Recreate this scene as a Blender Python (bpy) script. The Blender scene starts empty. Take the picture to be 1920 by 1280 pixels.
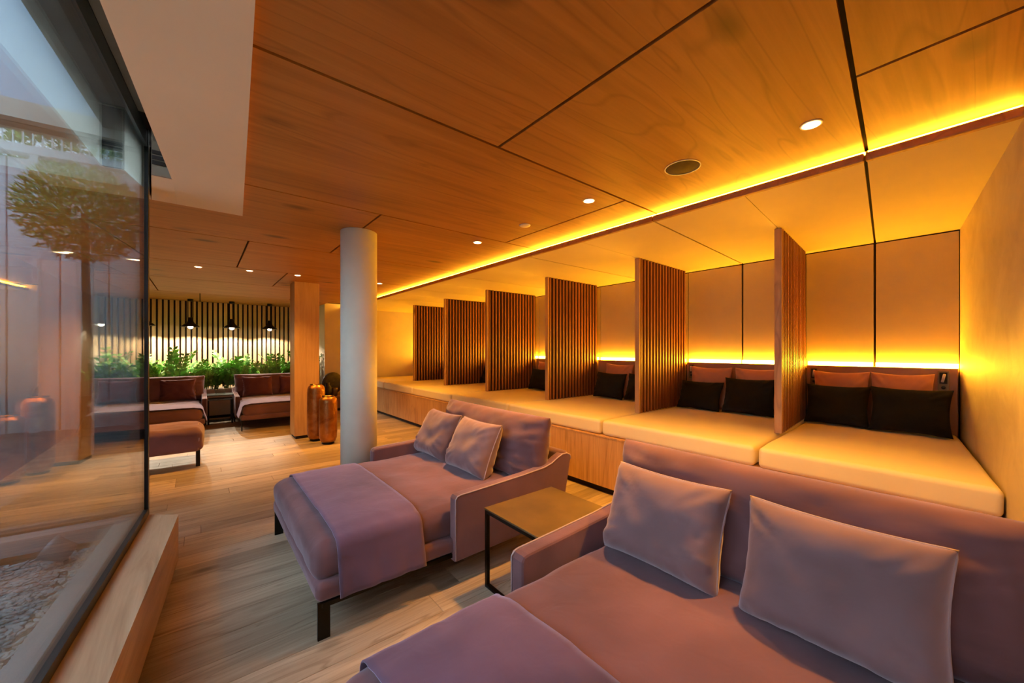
import bpy, bmesh, math, random
from mathutils import Vector, Matrix, noise as mn
random.seed(7)
S = bpy.context.scene
COL = S.collection

# ------------------------------------------------------------------ camera
YAW = math.atan2(585.0, 720.0)
cd = bpy.data.cameras.new('camera'); cam = bpy.data.objects.new('camera', cd); COL.objects.link(cam)
cd.sensor_width = 36.0; cd.lens = 720.0 / 1920.0 * 36.0
cd.shift_y = 16.0 / 1920.0; cd.clip_start = 0.02; cd.clip_end = 200
cam.location = (0, 0, 1.5); cam.rotation_euler = (math.pi / 2, 0, -YAW)
S.camera = cam
# ------------------------------------------------------------------ sky, exposure
W = bpy.data.worlds.new('sky'); S.world = W; W.use_nodes = True
W.node_tree.nodes['Background'].inputs[0].default_value = (0.47, 0.62, 0.84, 1)
W.node_tree.nodes['Background'].inputs[1].default_value = 6.8
S.view_settings.view_transform = 'Standard'; S.view_settings.look = 'None'
S.view_settings.gamma = 1.0; S.view_settings.use_curve_mapping = False
S.view_settings.exposure = 0.0
LED = (1.0, 0.43, 0.018)          # amber strip light
WARM = (1.0, 0.44, 0.05)         # recessed downlights
COVE_E, HEAD_E, DOWN_W, PEND_W = 72.0, 160.0, 250.0, 34.0

# ------------------------------------------------------------------ materials
def newmat(name):
    m = bpy.data.materials.new(name); m.use_nodes = True
    nt = m.node_tree; b = nt.nodes['Principled BSDF']
    return m, nt, b
def N(nt, t, **k):
    n = nt.nodes.new(t)
    for a, v in k.items(): setattr(n, a, v)
    return n
def c4(c): return (c[0], c[1], c[2], 1)
def ramp(nt, fac, stops):
    r = N(nt, 'ShaderNodeValToRGB'); nt.links.new(fac, r.inputs[0])
    while len(r.color_ramp.elements) < len(stops): r.color_ramp.elements.new(0.5)
    for e, (p, c) in zip(r.color_ramp.elements, stops): e.position = p; e.color = c4(c)
    return r.outputs[0]
def mixc(nt, fac, a, b, mode='MIX'):
    n = N(nt, 'ShaderNodeMix', data_type='RGBA', blend_type=mode)
    for i, v in ((0, fac), (6, a), (7, b)):
        if isinstance(v, (int, float)): n.inputs[i].default_value = v
        elif isinstance(v, tuple): n.inputs[i].default_value = c4(v)
        else: nt.links.new(v, n.inputs[i])
    return n.outputs[2]
def objcoord(nt, rnd=True, scale=(1, 1, 1)):
    tc = N(nt, 'ShaderNodeTexCoord'); v = tc.outputs['Object']
    if rnd:
        oi = N(nt, 'ShaderNodeObjectInfo'); mu = N(nt, 'ShaderNodeMath', operation='MULTIPLY'); mu.inputs[1].default_value = 53.7
        nt.links.new(oi.outputs['Random'], mu.inputs[0])
        ad = N(nt, 'ShaderNodeVectorMath', operation='ADD'); nt.links.new(v, ad.inputs[0]); nt.links.new(mu.outputs[0], ad.inputs[1]); v = ad.outputs[0]
    mp = N(nt, 'ShaderNodeMapping'); mp.inputs['Scale'].default_value = scale; nt.links.new(v, mp.inputs[0])
    return mp.outputs[0]
def noise(nt, vec, scale, detail=3, rough=.5, dist=0):
    n = N(nt, 'ShaderNodeTexNoise'); n.inputs['Scale'].default_value = scale; n.inputs['Detail'].default_value = detail
    n.inputs['Roughness'].default_value = rough; n.inputs['Distortion'].default_value = dist
    nt.links.new(vec, n.inputs['Vector']); return n.outputs[0]
def bump(nt, b, h, strength, dist=.01):
    n = N(nt, 'ShaderNodeBump'); n.inputs['Strength'].default_value = strength; n.inputs['Distance'].default_value = dist
    nt.links.new(h, n.inputs['Height']); nt.links.new(n.outputs[0], b.inputs['Normal'])
def plain(name, col, rough=.6, metal=0, var=.06, nscale=6, bmp=0.0):
    m, nt, b = newmat(name); v = objcoord(nt)
    f = noise(nt, v, nscale, 4)
    lo = tuple(max(0, c * (1 - var * 2)) for c in col); hi = tuple(min(1, c * (1 + var * 2)) for c in col)
    nt.links.new(ramp(nt, f, [(.25, lo), (.75, hi)]), b.inputs['Base Color'])
    b.inputs['Roughness'].default_value = rough; b.inputs['Metallic'].default_value = metal
    if bmp: bump(nt, b, noise(nt, v, nscale * 12, 3), bmp, .004)
    return m
def wood(name, dark, mid, light, axis=0, rough=.5, cross=7.0, along=.5, knots=.8, tint=.0, bmp=.05, knot_scale=1.0, lines=0.0):
    m, nt, b = newmat(name)
    sc = [cross] * 3; sc[axis] = along
    v = objcoord(nt, True, tuple(sc))
    f = noise(nt, v, 1.0, 5, .6, 1.6)
    col = ramp(nt, f, [(.30, dark), (.5, mid), (.72, light)])
    sc2 = [cross * 7] * 3; sc2[axis] = along * 1.6
    v2 = objcoord(nt, True, tuple(sc2)); g = noise(nt, v2, 1.0, 3, .6, .5)
    col = mixc(nt, .2, col, ramp(nt, g, [(.35, tuple(x * .6 for x in mid)), (.6, light)]), 'MULTIPLY' if False else 'MIX')
    if lines:
        sl = [cross * .55] * 3; sl[axis] = along * .55
        v4 = objcoord(nt, True, tuple(sl)); q = noise(nt, v4, 1.0, 2, .5, 1.2)
        mu = N(nt, 'ShaderNodeMath', operation='MULTIPLY'); mu.inputs[1].default_value = 9.0; nt.links.new(q, mu.inputs[0])
        fr = N(nt, 'ShaderNodeMath', operation='FRACT'); nt.links.new(mu.outputs[0], fr.inputs[0])
        col = mixc(nt, lines, col, ramp(nt, fr.outputs[0], [(.0, (.95, .95, .95)), (.40, (1, 1, 1)), (.50, (.45, .38, .32)), (.60, (1, 1, 1))]), 'MULTIPLY')
    if knots:
        sk = [2.4 * knot_scale] * 3; sk[axis] = 1.1 * knot_scale
        v3 = objcoord(nt, True, tuple(sk)); vo = N(nt, 'ShaderNodeTexVoronoi'); vo.inputs['Scale'].default_value = 1.0; nt.links.new(v3, vo.inputs['Vector'])
        k = ramp(nt, vo.outputs['Distance'], [(.05, (knots,) * 3), (.15, (0, 0, 0))])
        col = mixc(nt, k, col, tuple(x * .28 for x in dark))
    if tint:
        oi = N(nt, 'ShaderNodeObjectInfo'); hs = N(nt, 'ShaderNodeHueSaturation'); mr = N(nt, 'ShaderNodeMapRange')
        mr.inputs[3].default_value = 1 - tint; mr.inputs[4].default_value = 1 + tint
        nt.links.new(oi.outputs['Random'], mr.inputs[0]); nt.links.new(mr.outputs[0], hs.inputs['Value']); nt.links.new(col, hs.inputs['Color']); col = hs.outputs[0]
    nt.links.new(col, b.inputs['Base Color']); b.inputs['Roughness'].default_value = rough
    if bmp: bump(nt, b, g, bmp, .004)
    return m
def velvet(name, col, sheen=.8, marks=.14, tint=(.9, .75, .85)):
    m, nt, b = newmat(name); v = objcoord(nt)
    f = noise(nt, v, 1.7, 2, .5, .7)
    nt.links.new(ramp(nt, f, [(.35, tuple(c * (1 - marks) for c in col)), (.5, col), (.68, tuple(c * (1 + marks) for c in col))]), b.inputs['Base Color'])
    b.inputs['Roughness'].default_value = .85; b.inputs['Sheen Weight'].default_value = sheen
    b.inputs['Sheen Roughness'].default_value = .45; b.inputs['Sheen Tint'].default_value = c4(tint)
    b.inputs['Specular IOR Level'].default_value = .15
    bump(nt, b, noise(nt, v, 7, 3, .5, .6), .16, .02)
    return m
def emis(name, col, e):
    m, nt, b = newmat(name); b.inputs['Base Color'].default_value = c4((.8, .8, .8))
    b.inputs['Emission Color'].default_value = c4(col); b.inputs['Emission Strength'].default_value = e
    return m
def glassmat(name, tint, rough=.0, r0=.04):
    m, nt, b = newmat(name); nt.nodes.remove(b)
    g = N(nt, 'ShaderNodeNewGeometry'); d = N(nt, 'ShaderNodeVectorMath', operation='DOT_PRODUCT')
    nt.links.new(g.outputs['Incoming'], d.inputs[0]); nt.links.new(g.outputs['Normal'], d.inputs[1])
    def mth(op, a, bb=None):
        n = N(nt, 'ShaderNodeMath', operation=op)
        for i, x in enumerate((a, bb)):
            if x is None: continue
            if isinstance(x, (int, float)): n.inputs[i].default_value = x
            else: nt.links.new(x, n.inputs[i])
        return n.outputs[0]
    f = mth('MULTIPLY_ADD', mth('POWER', mth('SUBTRACT', 1.0, mth('ABSOLUTE', d.outputs['Value'])), 5.0), .96)
    nt.nodes[-1].inputs[2].default_value = r0
    tr = N(nt, 'ShaderNodeBsdfTransparent'); tr.inputs[0].default_value = c4(tint)
    gl = N(nt, 'ShaderNodeBsdfGlossy'); gl.inputs['Roughness'].default_value = rough
    mx = N(nt, 'ShaderNodeMixShader'); nt.links.new(f, mx.inputs[0]); nt.links.new(tr.outputs[0], mx.inputs[1]); nt.links.new(gl.outputs[0], mx.inputs[2])
    nt.links.new(mx.outputs[0], nt.nodes['Material Output'].inputs[0])
    return m

M = {}
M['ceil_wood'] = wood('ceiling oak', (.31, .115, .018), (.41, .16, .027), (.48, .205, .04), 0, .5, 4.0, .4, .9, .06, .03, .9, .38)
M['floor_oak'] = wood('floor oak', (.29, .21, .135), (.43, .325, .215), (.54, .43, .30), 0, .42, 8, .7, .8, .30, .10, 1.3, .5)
M['subfloor'] = plain('subfloor', (.05, .035, .025), .9)
M['oak_panel'] = wood('oak panel', (.40, .20, .07), (.55, .30, .115), (.64, .38, .16), 2, .5, 6, .7, .9, .06, .03, 1.0, .4)
M['oak_sill'] = wood('oak sill', (.38, .24, .13), (.52, .35, .20), (.60, .43, .27), 1, .45, 7, .7, .6, .0, .03)
M['oak_pillar'] = wood('oak pillar', (.46, .24, .08), (.58, .33, .12), (.66, .40, .17), 2, .5, 6, .6, .8, .04, .03)
M['slat_dark'] = wood('partition slat', (.18, .06, .020), (.26, .092, .03), (.33, .125, .042), 2, .5, 14, .8, 0, .08, .0)
M['slat_light'] = wood('wall slat', (.42, .25, .12), (.55, .36, .19), (.64, .45, .26), 2, .5, 14, .8, 0, .14, .0)
M['added_dark_wall'] = wood('added dark wall', (.025, .015, .009), (.035, .021, .012), (.045, .028, .016), 2, .6, 6, .6, 0, 0, .0)  # near-black on purpose, a dark ground for the mirrored pillar and vases
M['core'] = plain('dark core', (.018, .010, .008), .9)
M['plaster'] = plain('cream plaster', (.66, .56, .43), .85, 0, .03, 3, .05)
M['soffit'] = plain('white plaster', (.80, .69, .51), .9, 0, .02, 2)
M['recess'] = plain('dark brown recess', (.22, .165, .12), .8)  # one even brown, darker than the soffit
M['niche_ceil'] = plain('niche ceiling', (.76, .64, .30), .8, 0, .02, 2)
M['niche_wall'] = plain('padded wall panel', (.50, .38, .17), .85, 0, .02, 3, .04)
M['head'] = plain('headboard veneer', (.30, .145, .075), .55, 0, .04, 3)
M['endwall'] = None
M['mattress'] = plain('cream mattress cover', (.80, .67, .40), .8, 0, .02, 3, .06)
M['black'] = plain('black metal', (.012, .011, .011), .45, .6, .05)
M['blackcloth'] = plain('black cloth', (.004, .0035, .0035), 1.0, 0, .1, 8)
M['dark_frame'] = plain('dark bronze frame', (.045, .045, .040), .4, .5, .05)
M['grey_frame'] = plain('grey outer frame', (.20, .21, .22), .5, .3, .05)
M['velvet'] = velvet('mauve velvet', (.185, .088, .092), .5, .26, (.9, .84, 1.0))
M['velvet_throw'] = velvet('mauve velvet throw', (.15, .083, .125), .75, .30, (.85, .72, .95))
M['velvet_pillow'] = velvet('mauve velvet pillow', (.24, .145, .148), .75, .18, (.95, .8, .85))
M['velvet_dark'] = velvet('plum velvet', (.15, .055, .06), .5, .2)
M['rust'] = velvet('rust cloth', (.45, .19, .10), .3, .12)
M['piping'] = plain('pale piping', (.48, .36, .38), .7)
M['table_top'] = plain('bronze tabletop', (.17, .11, .045), .42, .35, .12, 5)
M['column'] = plain('white column plaster', (.82, .80, .66), .8, 0, .03, 4, .04)
M['glass'] = glassmat('window glass', (.965, .985, .98))
M['glass_boosted'] = glassmat('boosted reflection glass', (.965, .985, .975), 0, .20)  # reflectance raised to strengthen the mirrored courtyard
M['glass_clear'] = glassmat('bowl glass', (.93, .96, .95))
M['leaf'] = plain('plant leaf', (.14, .36, .06), .35, 0, .35, 9)
M['leaf_pale'] = plain('pale leaf', (.30, .50, .11), .4, 0, .3, 9)
M['stem'] = plain('plant stem', (.16, .26, .07), .5)
M['soil'] = plain('soil', (.04, .028, .02), .95, 0, .3, 30)
M['planter'] = plain('planter board', (.52, .42, .31), .7, 0, .03)
M['white_ext'] = plain('white exterior paint', (.88, .90, .90), .6, 0, .02)
M['facade'] = plain('pale facade', (.17, .20, .23), .7, 0, .02)
M['fascia'] = plain('fascia', (.28, .24, .19), .6)
M['pebble'] = plain('pebble', (.20, .20, .195), .55, 0, .4, 25)
M['concrete'] = plain('kerb concrete', (.45, .47, .50), .8)
M['speaker'] = plain('speaker grille', (.045, .025, .015), .8, 0, .1, 40)
M['whiteplastic'] = plain('white plastic', (.75, .66, .5), .5)
M['sculpt'] = plain('dark carved wood', (.035, .028, .026), .45, 0, .4, 14, .5)
M['trunk'] = plain('trunk', (.12, .08, .05), .9)
def copper():
    m, nt, b = newmat('hammered copper'); v = objcoord(nt, True, (1, 1, 1))
    f = noise(nt, v, 5, 5, .65, .6)
    nt.links.new(ramp(nt, f, [(.3, (.24, .09, .03)), (.5, (.40, .17, .055)), (.7, (.52, .26, .085))]), b.inputs['Base Color'])
    b.inputs['Metallic'].default_value = .9; b.inputs['Roughness'].default_value = .36
    v2 = objcoord(nt, True, (1, 1, 3.2)); vo = N(nt, 'ShaderNodeTexVoronoi'); vo.inputs['Scale'].default_value = 26; nt.links.new(v2, vo.inputs['Vector'])
    bump(nt, b, vo.outputs['Distance'], .35, .006); return m
M['copper'] = copper()
def endwall():
    m, nt, b = newmat('streaked yellow plaster'); v = objcoord(nt, False, (.9, .9, 1.0))
    f = noise(nt, v, 3, 6, .65, .8); nt.links.new(ramp(nt, f, [(.3, (.58, .47, .24)), (.55, (.67, .56, .30)), (.75, (.74, .63, .36))]), b.inputs['Base Color'])
    b.inputs['Roughness'].default_value = .55; bump(nt, b, noise(nt, v, 12, 5, .7, 1), .25, .01); return m
M['endwall'] = endwall()
M['led_cove'] = emis('cove strip light', LED, COVE_E)
M['led_head'] = emis('headboard strip light', LED, HEAD_E)
M['lamp_disc'] = emis('downlight lens', (1, .72, .38), 14)
M['bulb'] = emis('pendant bulb', (1, .82, .60), 30)

# ------------------------------------------------------------------ mesh helpers
def link(name, me, mat=None, parent=None, loc=None, rot=None):
    o = bpy.data.objects.new(name, me); COL.objects.link(o)
    if mat is not None and not me.materials: me.materials.append(M[mat])
    if parent is not None: o.parent = parent
    if loc: o.location = loc
    if rot: o.rotation_euler = rot
    return o
def tag(o, label, cat, group=None):
    o['label'] = label; o['category'] = cat
    if group: o['group'] = group
    return o
def struct(o): o['kind'] = 'structure'; return o
def empty(name, loc=(0, 0, 0), rz=0.0):
    o = bpy.data.objects.new(name, None); COL.objects.link(o); o.location = loc; o.rotation_euler = (0, 0, rz); o.empty_display_size = .1
    return o
def finish(bm, name, smooth=False):
    bmesh.ops.recalc_face_normals(bm, faces=bm.faces)
    me = bpy.data.meshes.new(name); bm.to_mesh(me); bm.free()
    if smooth:
        for p in me.polygons: p.use_smooth = True
    return me
def me_box(x0, x1, y0, y1, z0, z1, bev=0.0, seg=2, name='box'):
    bm = bmesh.new(); bmesh.ops.create_cube(bm, size=1)
    for v in bm.verts: v.co = Vector(((x0 + x1) / 2 + v.co.x * (x1 - x0), (y0 + y1) / 2 + v.co.y * (y1 - y0), (z0 + z1) / 2 + v.co.z * (z1 - z0)))
    if bev: bmesh.ops.bevel(bm, geom=bm.edges[:], offset=bev, segments=seg, affect='EDGES', profile=.6)
    return finish(bm, name)
def box(name, x0, x1, y0, y1, z0, z1, mat, parent=None, bev=0.0, seg=2):
    """box with its own origin at its centre"""
    cx, cy, cz = (x0 + x1) / 2, (y0 + y1) / 2, (z0 + z1) / 2
    return link(name, me_box(x0 - cx, x1 - cx, y0 - cy, y1 - cy, z0 - cz, z1 - cz, bev, seg), mat, parent, (cx, cy, cz))
def prism_me(pts, z0, z1, bev=0.0):
    """vertical prism from a plan polygon"""
    bm = bmesh.new(); a = [bm.verts.new((x, y, z0)) for x, y in pts]; b = [bm.verts.new((x, y, z1)) for x, y in pts]
    n = len(pts); bm.faces.new(a[::-1]); bm.faces.new(b)
    for i in range(n): bm.faces.new((a[i], a[(i + 1) % n], b[(i + 1) % n], b[i]))
    if bev: bmesh.ops.bevel(bm, geom=bm.edges[:], offset=bev, segments=2, affect='EDGES')
    return finish(bm, 'prism')
def prism(name, pts, z0, z1, mat, parent=None, bev=0.0):
    cx = sum(p[0] for p in pts) / len(pts); cy = sum(p[1] for p in pts) / len(pts)
    return link(name, prism_me([(x - cx, y - cy) for x, y in pts], z0, z1, bev), mat, parent, (cx, cy, 0))
def lathe_me(prof, n=32, name='lathe', loop=False):
    bm = bmesh.new(); rings = []
    for r, z in prof:
        rings.append([bm.verts.new((max(r, 1e-4) * math.cos(2 * math.pi * i / n), max(r, 1e-4) * math.sin(2 * math.pi * i / n), z)) for i in range(n)])
    for a, b in zip(rings, rings[1:]):
        for i in range(n): bm.faces.new((a[i], a[(i + 1) % n], b[(i + 1) % n], b[i]))
    if loop:
        a, b = rings[-1], rings[0]
        for i in range(n): bm.faces.new((a[i], a[(i + 1) % n], b[(i + 1) % n], b[i]))
    else: bm.faces.new(rings[0][::-1]); bm.faces.new(rings[-1])
    me = finish(bm, name, True); return me
def tube_me(pts, r, n=6, closed=False, name='tube'):
    bm = bmesh.new(); rings = []; P = [Vector(p) for p in pts]; m = len(P)
    for i, p in enumerate(P):
        d = (P[(i + 1) % m] - P[i - 1]) if closed else (P[min(i + 1, m - 1)] - P[max(i - 1, 0)])
        d.normalize(); u = d.cross(Vector((0, 0, 1)));
        if u.length < .05: u = d.cross(Vector((0, 1, 0)))
        u.normalize(); w = d.cross(u)
        rr = r[i] if isinstance(r, (list, tuple)) else r
        rings.append([bm.verts.new(p + (u * math.cos(2 * math.pi * k / n) + w * math.sin(2 * math.pi * k / n)) * rr) for k in range(n)])
    for i in range(m if closed else m - 1):
        a, b = rings[i], rings[(i + 1) % m]
        for k in range(n): bm.faces.new((a[k], a[(k + 1) % n], b[(k + 1) % n], b[k]))
    if not closed: bm.faces.new(rings[0][::-1]); bm.faces.new(rings[-1])
    return finish(bm, name, True)
def softbox_me(sx, sy, sz, r, crown=0.0, wr=0.0, seed=0, n=14, side=0.0):
    """padded block, centred in plan, resting on z=0"""
    h = Vector((sx / 2, sy / 2, sz / 2)); bm = bmesh.new()
    def axis(L):
        e = [0, .3, .6, .85, 1.0]; a = [-L + r * t for t in e]
        k = max(3, int(n * L / max(h)));
        mid = [-(L - r) + 2 * (L - r) * i / k for i in range(1, k)]
        return a + mid + [-t for t in a[::-1]]
    ax = [axis(h.x), axis(h.y), axis(h.z)]
    for d in range(3):
        u, w = (d + 1) % 3, (d + 2) % 3
        for s in (-1, 1):
            g = []
            for a in ax[u]:
                row = []
                for b in ax[w]:
                    p = [0, 0, 0]; p[d] = s * h[d]; p[u] = a; p[w] = b
                    p = Vector(p); c = Vector([max(-(h[i] - r), min(h[i] - r, p[i])) for i in range(3)])
                    q = p - c
                    if q.length > 0: p = c + q.normalized() * r
                    row.append(bm.verts.new(p))
                g.append(row)
            for i in range(len(g) - 1):
                for j in range(len(g[0]) - 1): bm.faces.new((g[i][j], g[i + 1][j], g[i + 1][j + 1], g[i][j + 1]))
    bmesh.ops.remove_doubles(bm, verts=bm.verts, dist=1e-4)
    for v in bm.verts:
        fx, fy = v.co.x / h.x, v.co.y / h.y
        if v.co.z > 0: v.co.z += crown * (1 - fx ** 4) * (1 - fy ** 4)
        b = side * (1 - (v.co.z / h.z) ** 2)
        if abs(fx) > .9: v.co.x += math.copysign(b, fx)
        if abs(fy) > .9: v.co.y += math.copysign(b, fy)
        if wr:
            q = v.co * 5.0 + Vector((seed * 7.3, seed * 3.1, 0)); dn = mn.noise_vector(q) * wr + mn.noise_vector(q * 2.3) * wr * .5
            if v.co.z < -h.z * .9: dn *= 0
            v.co += dn
        v.co.z += h.z
    return finish(bm, 'softbox', True)
def pillow_me(w, h, t, seed=0, n=34, p=5.0, pinch=.05, wr=.010):
    """cushion standing on z=0: width along x, height along z, thickness along y"""
    bm = bmesh.new(); sides = []
    for s in (-1, 1):
        g = []
        for i in range(n + 1):
            row = []
            for j in range(n + 1):
                u = math.sin((i / n - .5) * math.pi); v = math.sin((j / n - .5) * math.pi)
                x = w / 2 * u * (1 - pinch * (1 - v * v) * abs(u)); z = h / 2 * v * (1 - pinch * (1 - u * u) * abs(v))
                k = max(0, (1 - abs(u) ** p) * (1 - abs(v) ** p)); y = s * t / 2 * k ** .5
                edge = max(abs(u), abs(v)) ** 3
                q = Vector((x * 9 + seed * 5.1, z * 9, s * 3 + seed))
                y += s * wr * k ** .25 * (mn.noise(q) + .8 * edge * mn.noise(Vector((x * 26, z * 26, seed + s)))) if 0 < i < n and 0 < j < n else 0
                if 0 < i < n and 0 < j < n:
                    an = math.atan2(v, u); cr = min(1, abs(u * v) * 1.6); y += s * wr * .9 * cr * k ** .3 * math.sin(an * 22 + seed + 2 * mn.noise(q * .5)) * (.5 + mn.noise(q * .7))
                # sag: fuller low down
                y *= 1.0 - .18 * v
                row.append(bm.verts.new((x, y, z + h / 2)))
            g.append(row)
        for i in range(n):
            for j in range(n): bm.faces.new((g[i][j], g[i + 1][j], g[i + 1][j + 1], g[i][j + 1]))
    bmesh.ops.remove_doubles(bm, verts=bm.verts, dist=1e-5)
    return finish(bm, 'pillow', True)
def pillow_outline(w, h, pinch, k=20):
    pts = []
    for a, b in (((-1, -1), (1, -1)), ((1, -1), (1, 1)), ((1, 1), (-1, 1)), ((-1, 1), (-1, -1))):
        for i in range(k):
            t = i / k; u = a[0] + (b[0] - a[0]) * t; v = a[1] + (b[1] - a[1]) * t
            pts.append((w / 2 * u * (1 - pinch * (1 - v * v) * abs(u)), 0, h / 2 * v * (1 - pinch * (1 - u * u) * abs(v)) + h / 2))
    return pts
def cushion(name, w, h, t, mat, loc, rz, lean, label, group=None, seed=0, piping=None, roll=0.0, pinch=.06, wr=.014, p=5.0, cat='pillow'):
    """lean>0 tips the top backwards (local +y)"""
    root = empty(name, loc, 0); root.rotation_mode = 'XYZ'
    root.matrix_world = Matrix.Translation(Vector(loc)) @ Matrix.Rotation(rz, 4, 'Z') @ Matrix.Rotation(-lean, 4, 'X') @ Matrix.Rotation(roll, 4, 'Y')
    link('cover', pillow_me(w, h, t, seed, p=p, pinch=pinch, wr=wr), mat, root)
    if piping: link('piping', tube_me(pillow_outline(w, h, pinch), .005, 5, True), piping, root)
    return tag(root, label, cat, group)

# ================================================================== SETTING
ZC, ZN = 2.655, 2.575            # oak ceiling, niche ceiling
XF, XB = 3.27, 5.26              # platform front, niche back wall
DW = Vector((.0785, .9969)); NW = Vector((.9969, -.0785))   # glass wall direction and its inward normal
G0 = Vector((-.286, 3.655))      # glass corner
def wl(s, off): q = G0 + DW * s + NW * off; return (q.x, q.y)  # s along glass (negative towards the camera), off inwards

# floor and planks
fl = struct(box('floor', -4.2, 5.6, -1.2, 12.4, -.12, -.012, 'subfloor'))
row = 0; y = -.70; PW = .19
while y < 11.75:
    x0 = -.62 if y < 3.55 else -4.0
    x = x0 - random.uniform(0, .5) if y >= 3.55 else x0
    xe = 3.42 if y < 10.5 else 2.43
    while x < xe - .05:
        L = random.uniform(1.5, 2.5); x1 = min(x + L, xe)
        if xe - x1 < .4: x1 = xe
        box('plank', max(x, -4.0) + .001, x1 - .001, y + .001, y + PW - .001, -.012, 0.0, 'floor_oak', fl, .0015, 1)
        x = x1
    y += PW
for o in fl.children: o.location -= fl.location

# ceiling: dark backing and oak panels with open joints
ce = struct(prism('ceiling', [(-.02, -1.2), (3.14, -1.2), (3.14, 12.0), (-4.2, 12.0), (-4.2, 3.951), (.28, 3.951)], 2.685, 2.72, 'core'))
def sk(yv):   # slight splay of the joints near the end wall
    return (lambda x: yv)
b01 = lambda x: .434 - .096 * (3.02 - x)
rows = [(lambda x: -.75, b01), (b01, lambda x: 1.75), (lambda x: 1.75, lambda x: 3.25), (lambda x: 3.25, lambda x: 4.92), (lambda x: 4.92, lambda x: 6.6),
        (lambda x: 6.6, lambda x: 8.15), (lambda x: 8.15, lambda x: 10.1), (lambda x: 10.1, lambda x: 11.85)]
cuts = [[.10, 2.155, 3.06], [.10, 1.32, 3.06], [.10, 2.55, 3.06], [-.9, 1.2, 3.06], [-4, -2.2, .40, 3.06], [-4, -.64, 1.02, 3.06], [-4, -2.2, -.63, 1.6, 3.06], [-4, -2.4, .0, 2.43]]
g = .009
for (fa, fb), xs in zip(rows, cuts):
    for a, b in zip(xs, xs[1:]):
        gx0 = a + (g if a != xs[0] else 0); gx1 = b - (g if b != xs[-1] else 0)
        pts = [(gx0, fa(gx0) + g), (gx1, fa(gx1) + g), (gx1, fb(gx1) - g), (gx0, fb(gx0) - g)]
        if a == -.9: pts = [(.22, 3.257), (gx1, 3.257), (gx1, 4.913), (-.9, 4.913), (-.9, 3.957), (.22, 3.957)]   # notched round the plaster soffit
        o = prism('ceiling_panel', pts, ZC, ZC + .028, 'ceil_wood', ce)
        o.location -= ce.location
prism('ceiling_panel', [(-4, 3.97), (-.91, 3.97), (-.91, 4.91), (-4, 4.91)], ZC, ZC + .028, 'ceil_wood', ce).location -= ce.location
struct(box('ceiling_roof', -2.0, 5.6, 3.85, 12.4, 2.985, 3.01, 'core'))
struct(prism('ceiling_roof_side', [wl(-4.6, -.06), (5.6, -1.2), (5.6, 3.96), (-.34, 3.96), wl(.045, -.06)], 3.02, 3.12, 'core'))

# niche ceiling boards
bay_y_front = [-.08, 1.105, 2.57, 4.16, 5.70, 7.25, 8.77, 10.47]
part = [((3.96, 1.150), (5.15, 1.26)), ((3.96, 2.56), (5.15, 2.59)), ((3.96, 4.07), (5.15, 4.09)), ((3.96, 5.60), (5.15, 5.61)), ((3.96, 7.11), (5.15, 7.11)), ((3.96, 8.61), (5.15, 8.61))]
def endy(x): return -.115 + .11 * (x - 2.956)          # end wall face
mids = [((2.93, .427), (5.26, .695)), ((2.93, 1.743), (5.26, 1.905))] + [((2.93, a), (5.26, a)) for a in (3.32, 4.86, 6.37, 7.87, 9.5)]
lines = []
for i in range(7):
    lines.append((mids[i][0][1], mids[i][1][1], .008))
    if i < 6:
        (xa, ya), (xb, yb) = part[i]; sl = (yb - ya) / (xb - xa)
        lines.append((ya + sl * (2.93 - xa), ya + sl * (XB - xa), .002))
nc = struct(box('ceiling_niche', 2.96, 5.32, -.6, 10.6, ZN + .03, ZN + .042, 'core'))
edges = [(endy(2.93) - .02, endy(XB) - .02, 0)] + lines + [(10.5, 10.5, 0)]
for a, b in zip(edges, edges[1:]):
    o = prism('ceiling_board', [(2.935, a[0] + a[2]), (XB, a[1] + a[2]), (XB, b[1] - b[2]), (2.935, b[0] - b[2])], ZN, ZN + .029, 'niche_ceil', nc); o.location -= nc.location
# cove lip and its strip light, in lengths that follow the ceiling joints
cove_cuts = [-.12, .43, 1.747, 3.25, 4.92, 6.6, 8.15, 10.48]
place = ['at the right end wall', 'second from the right end wall', 'third from the right end wall', 'fourth from the right end wall', 'fifth from the right end wall', 'sixth from the right end wall', 'at the far end by the rear wall']
for i, (a, b) in enumerate(zip(cove_cuts, cove_cuts[1:])):
    t = struct(box('trim_%d' % (i + 1), 2.925, 2.965, a + .003, b - .003, ZN - .002, ZN + .044, 'ceil_wood', None, .008))
    s = box('strip_light', 2.985, 3.0, a + .006, b - .006, ZN + .045, ZN + .072, 'led_cove')
    tag(s, 'glowing amber cove strip light under oak ceiling, ' + place[i], 'strip light', 'cove strip lights')
struct(box('trim_8', 3.0, 3.03, -.3, 10.5, ZN + .043, ZC - .001, 'core'))

# niche back wall with padded panels
wn = struct(box('wall_niche', XB + .012, XB + .12, -.3, 10.6, 0, 2.62, 'core'))
byb = [endy(XB)] + [p[1][1] for p in part] + [10.5]
for i in range(7):
    m = mids[i][1][1]
    for a, b in ((byb[i] + .004, m - .009), (m + .009, byb[i + 1] - .004)):
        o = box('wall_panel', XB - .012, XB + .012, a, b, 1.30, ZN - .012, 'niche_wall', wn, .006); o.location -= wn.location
# end wall behind and right of the camera
ew = prism_me([(5.38, endy(5.38)), (-.75, endy(-.75)), (-.75, endy(-.75) - .15), (5.38, endy(5.38) - .15)], 0, 3.0)
struct(link('wall_right', ew, 'endwall'))
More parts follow.
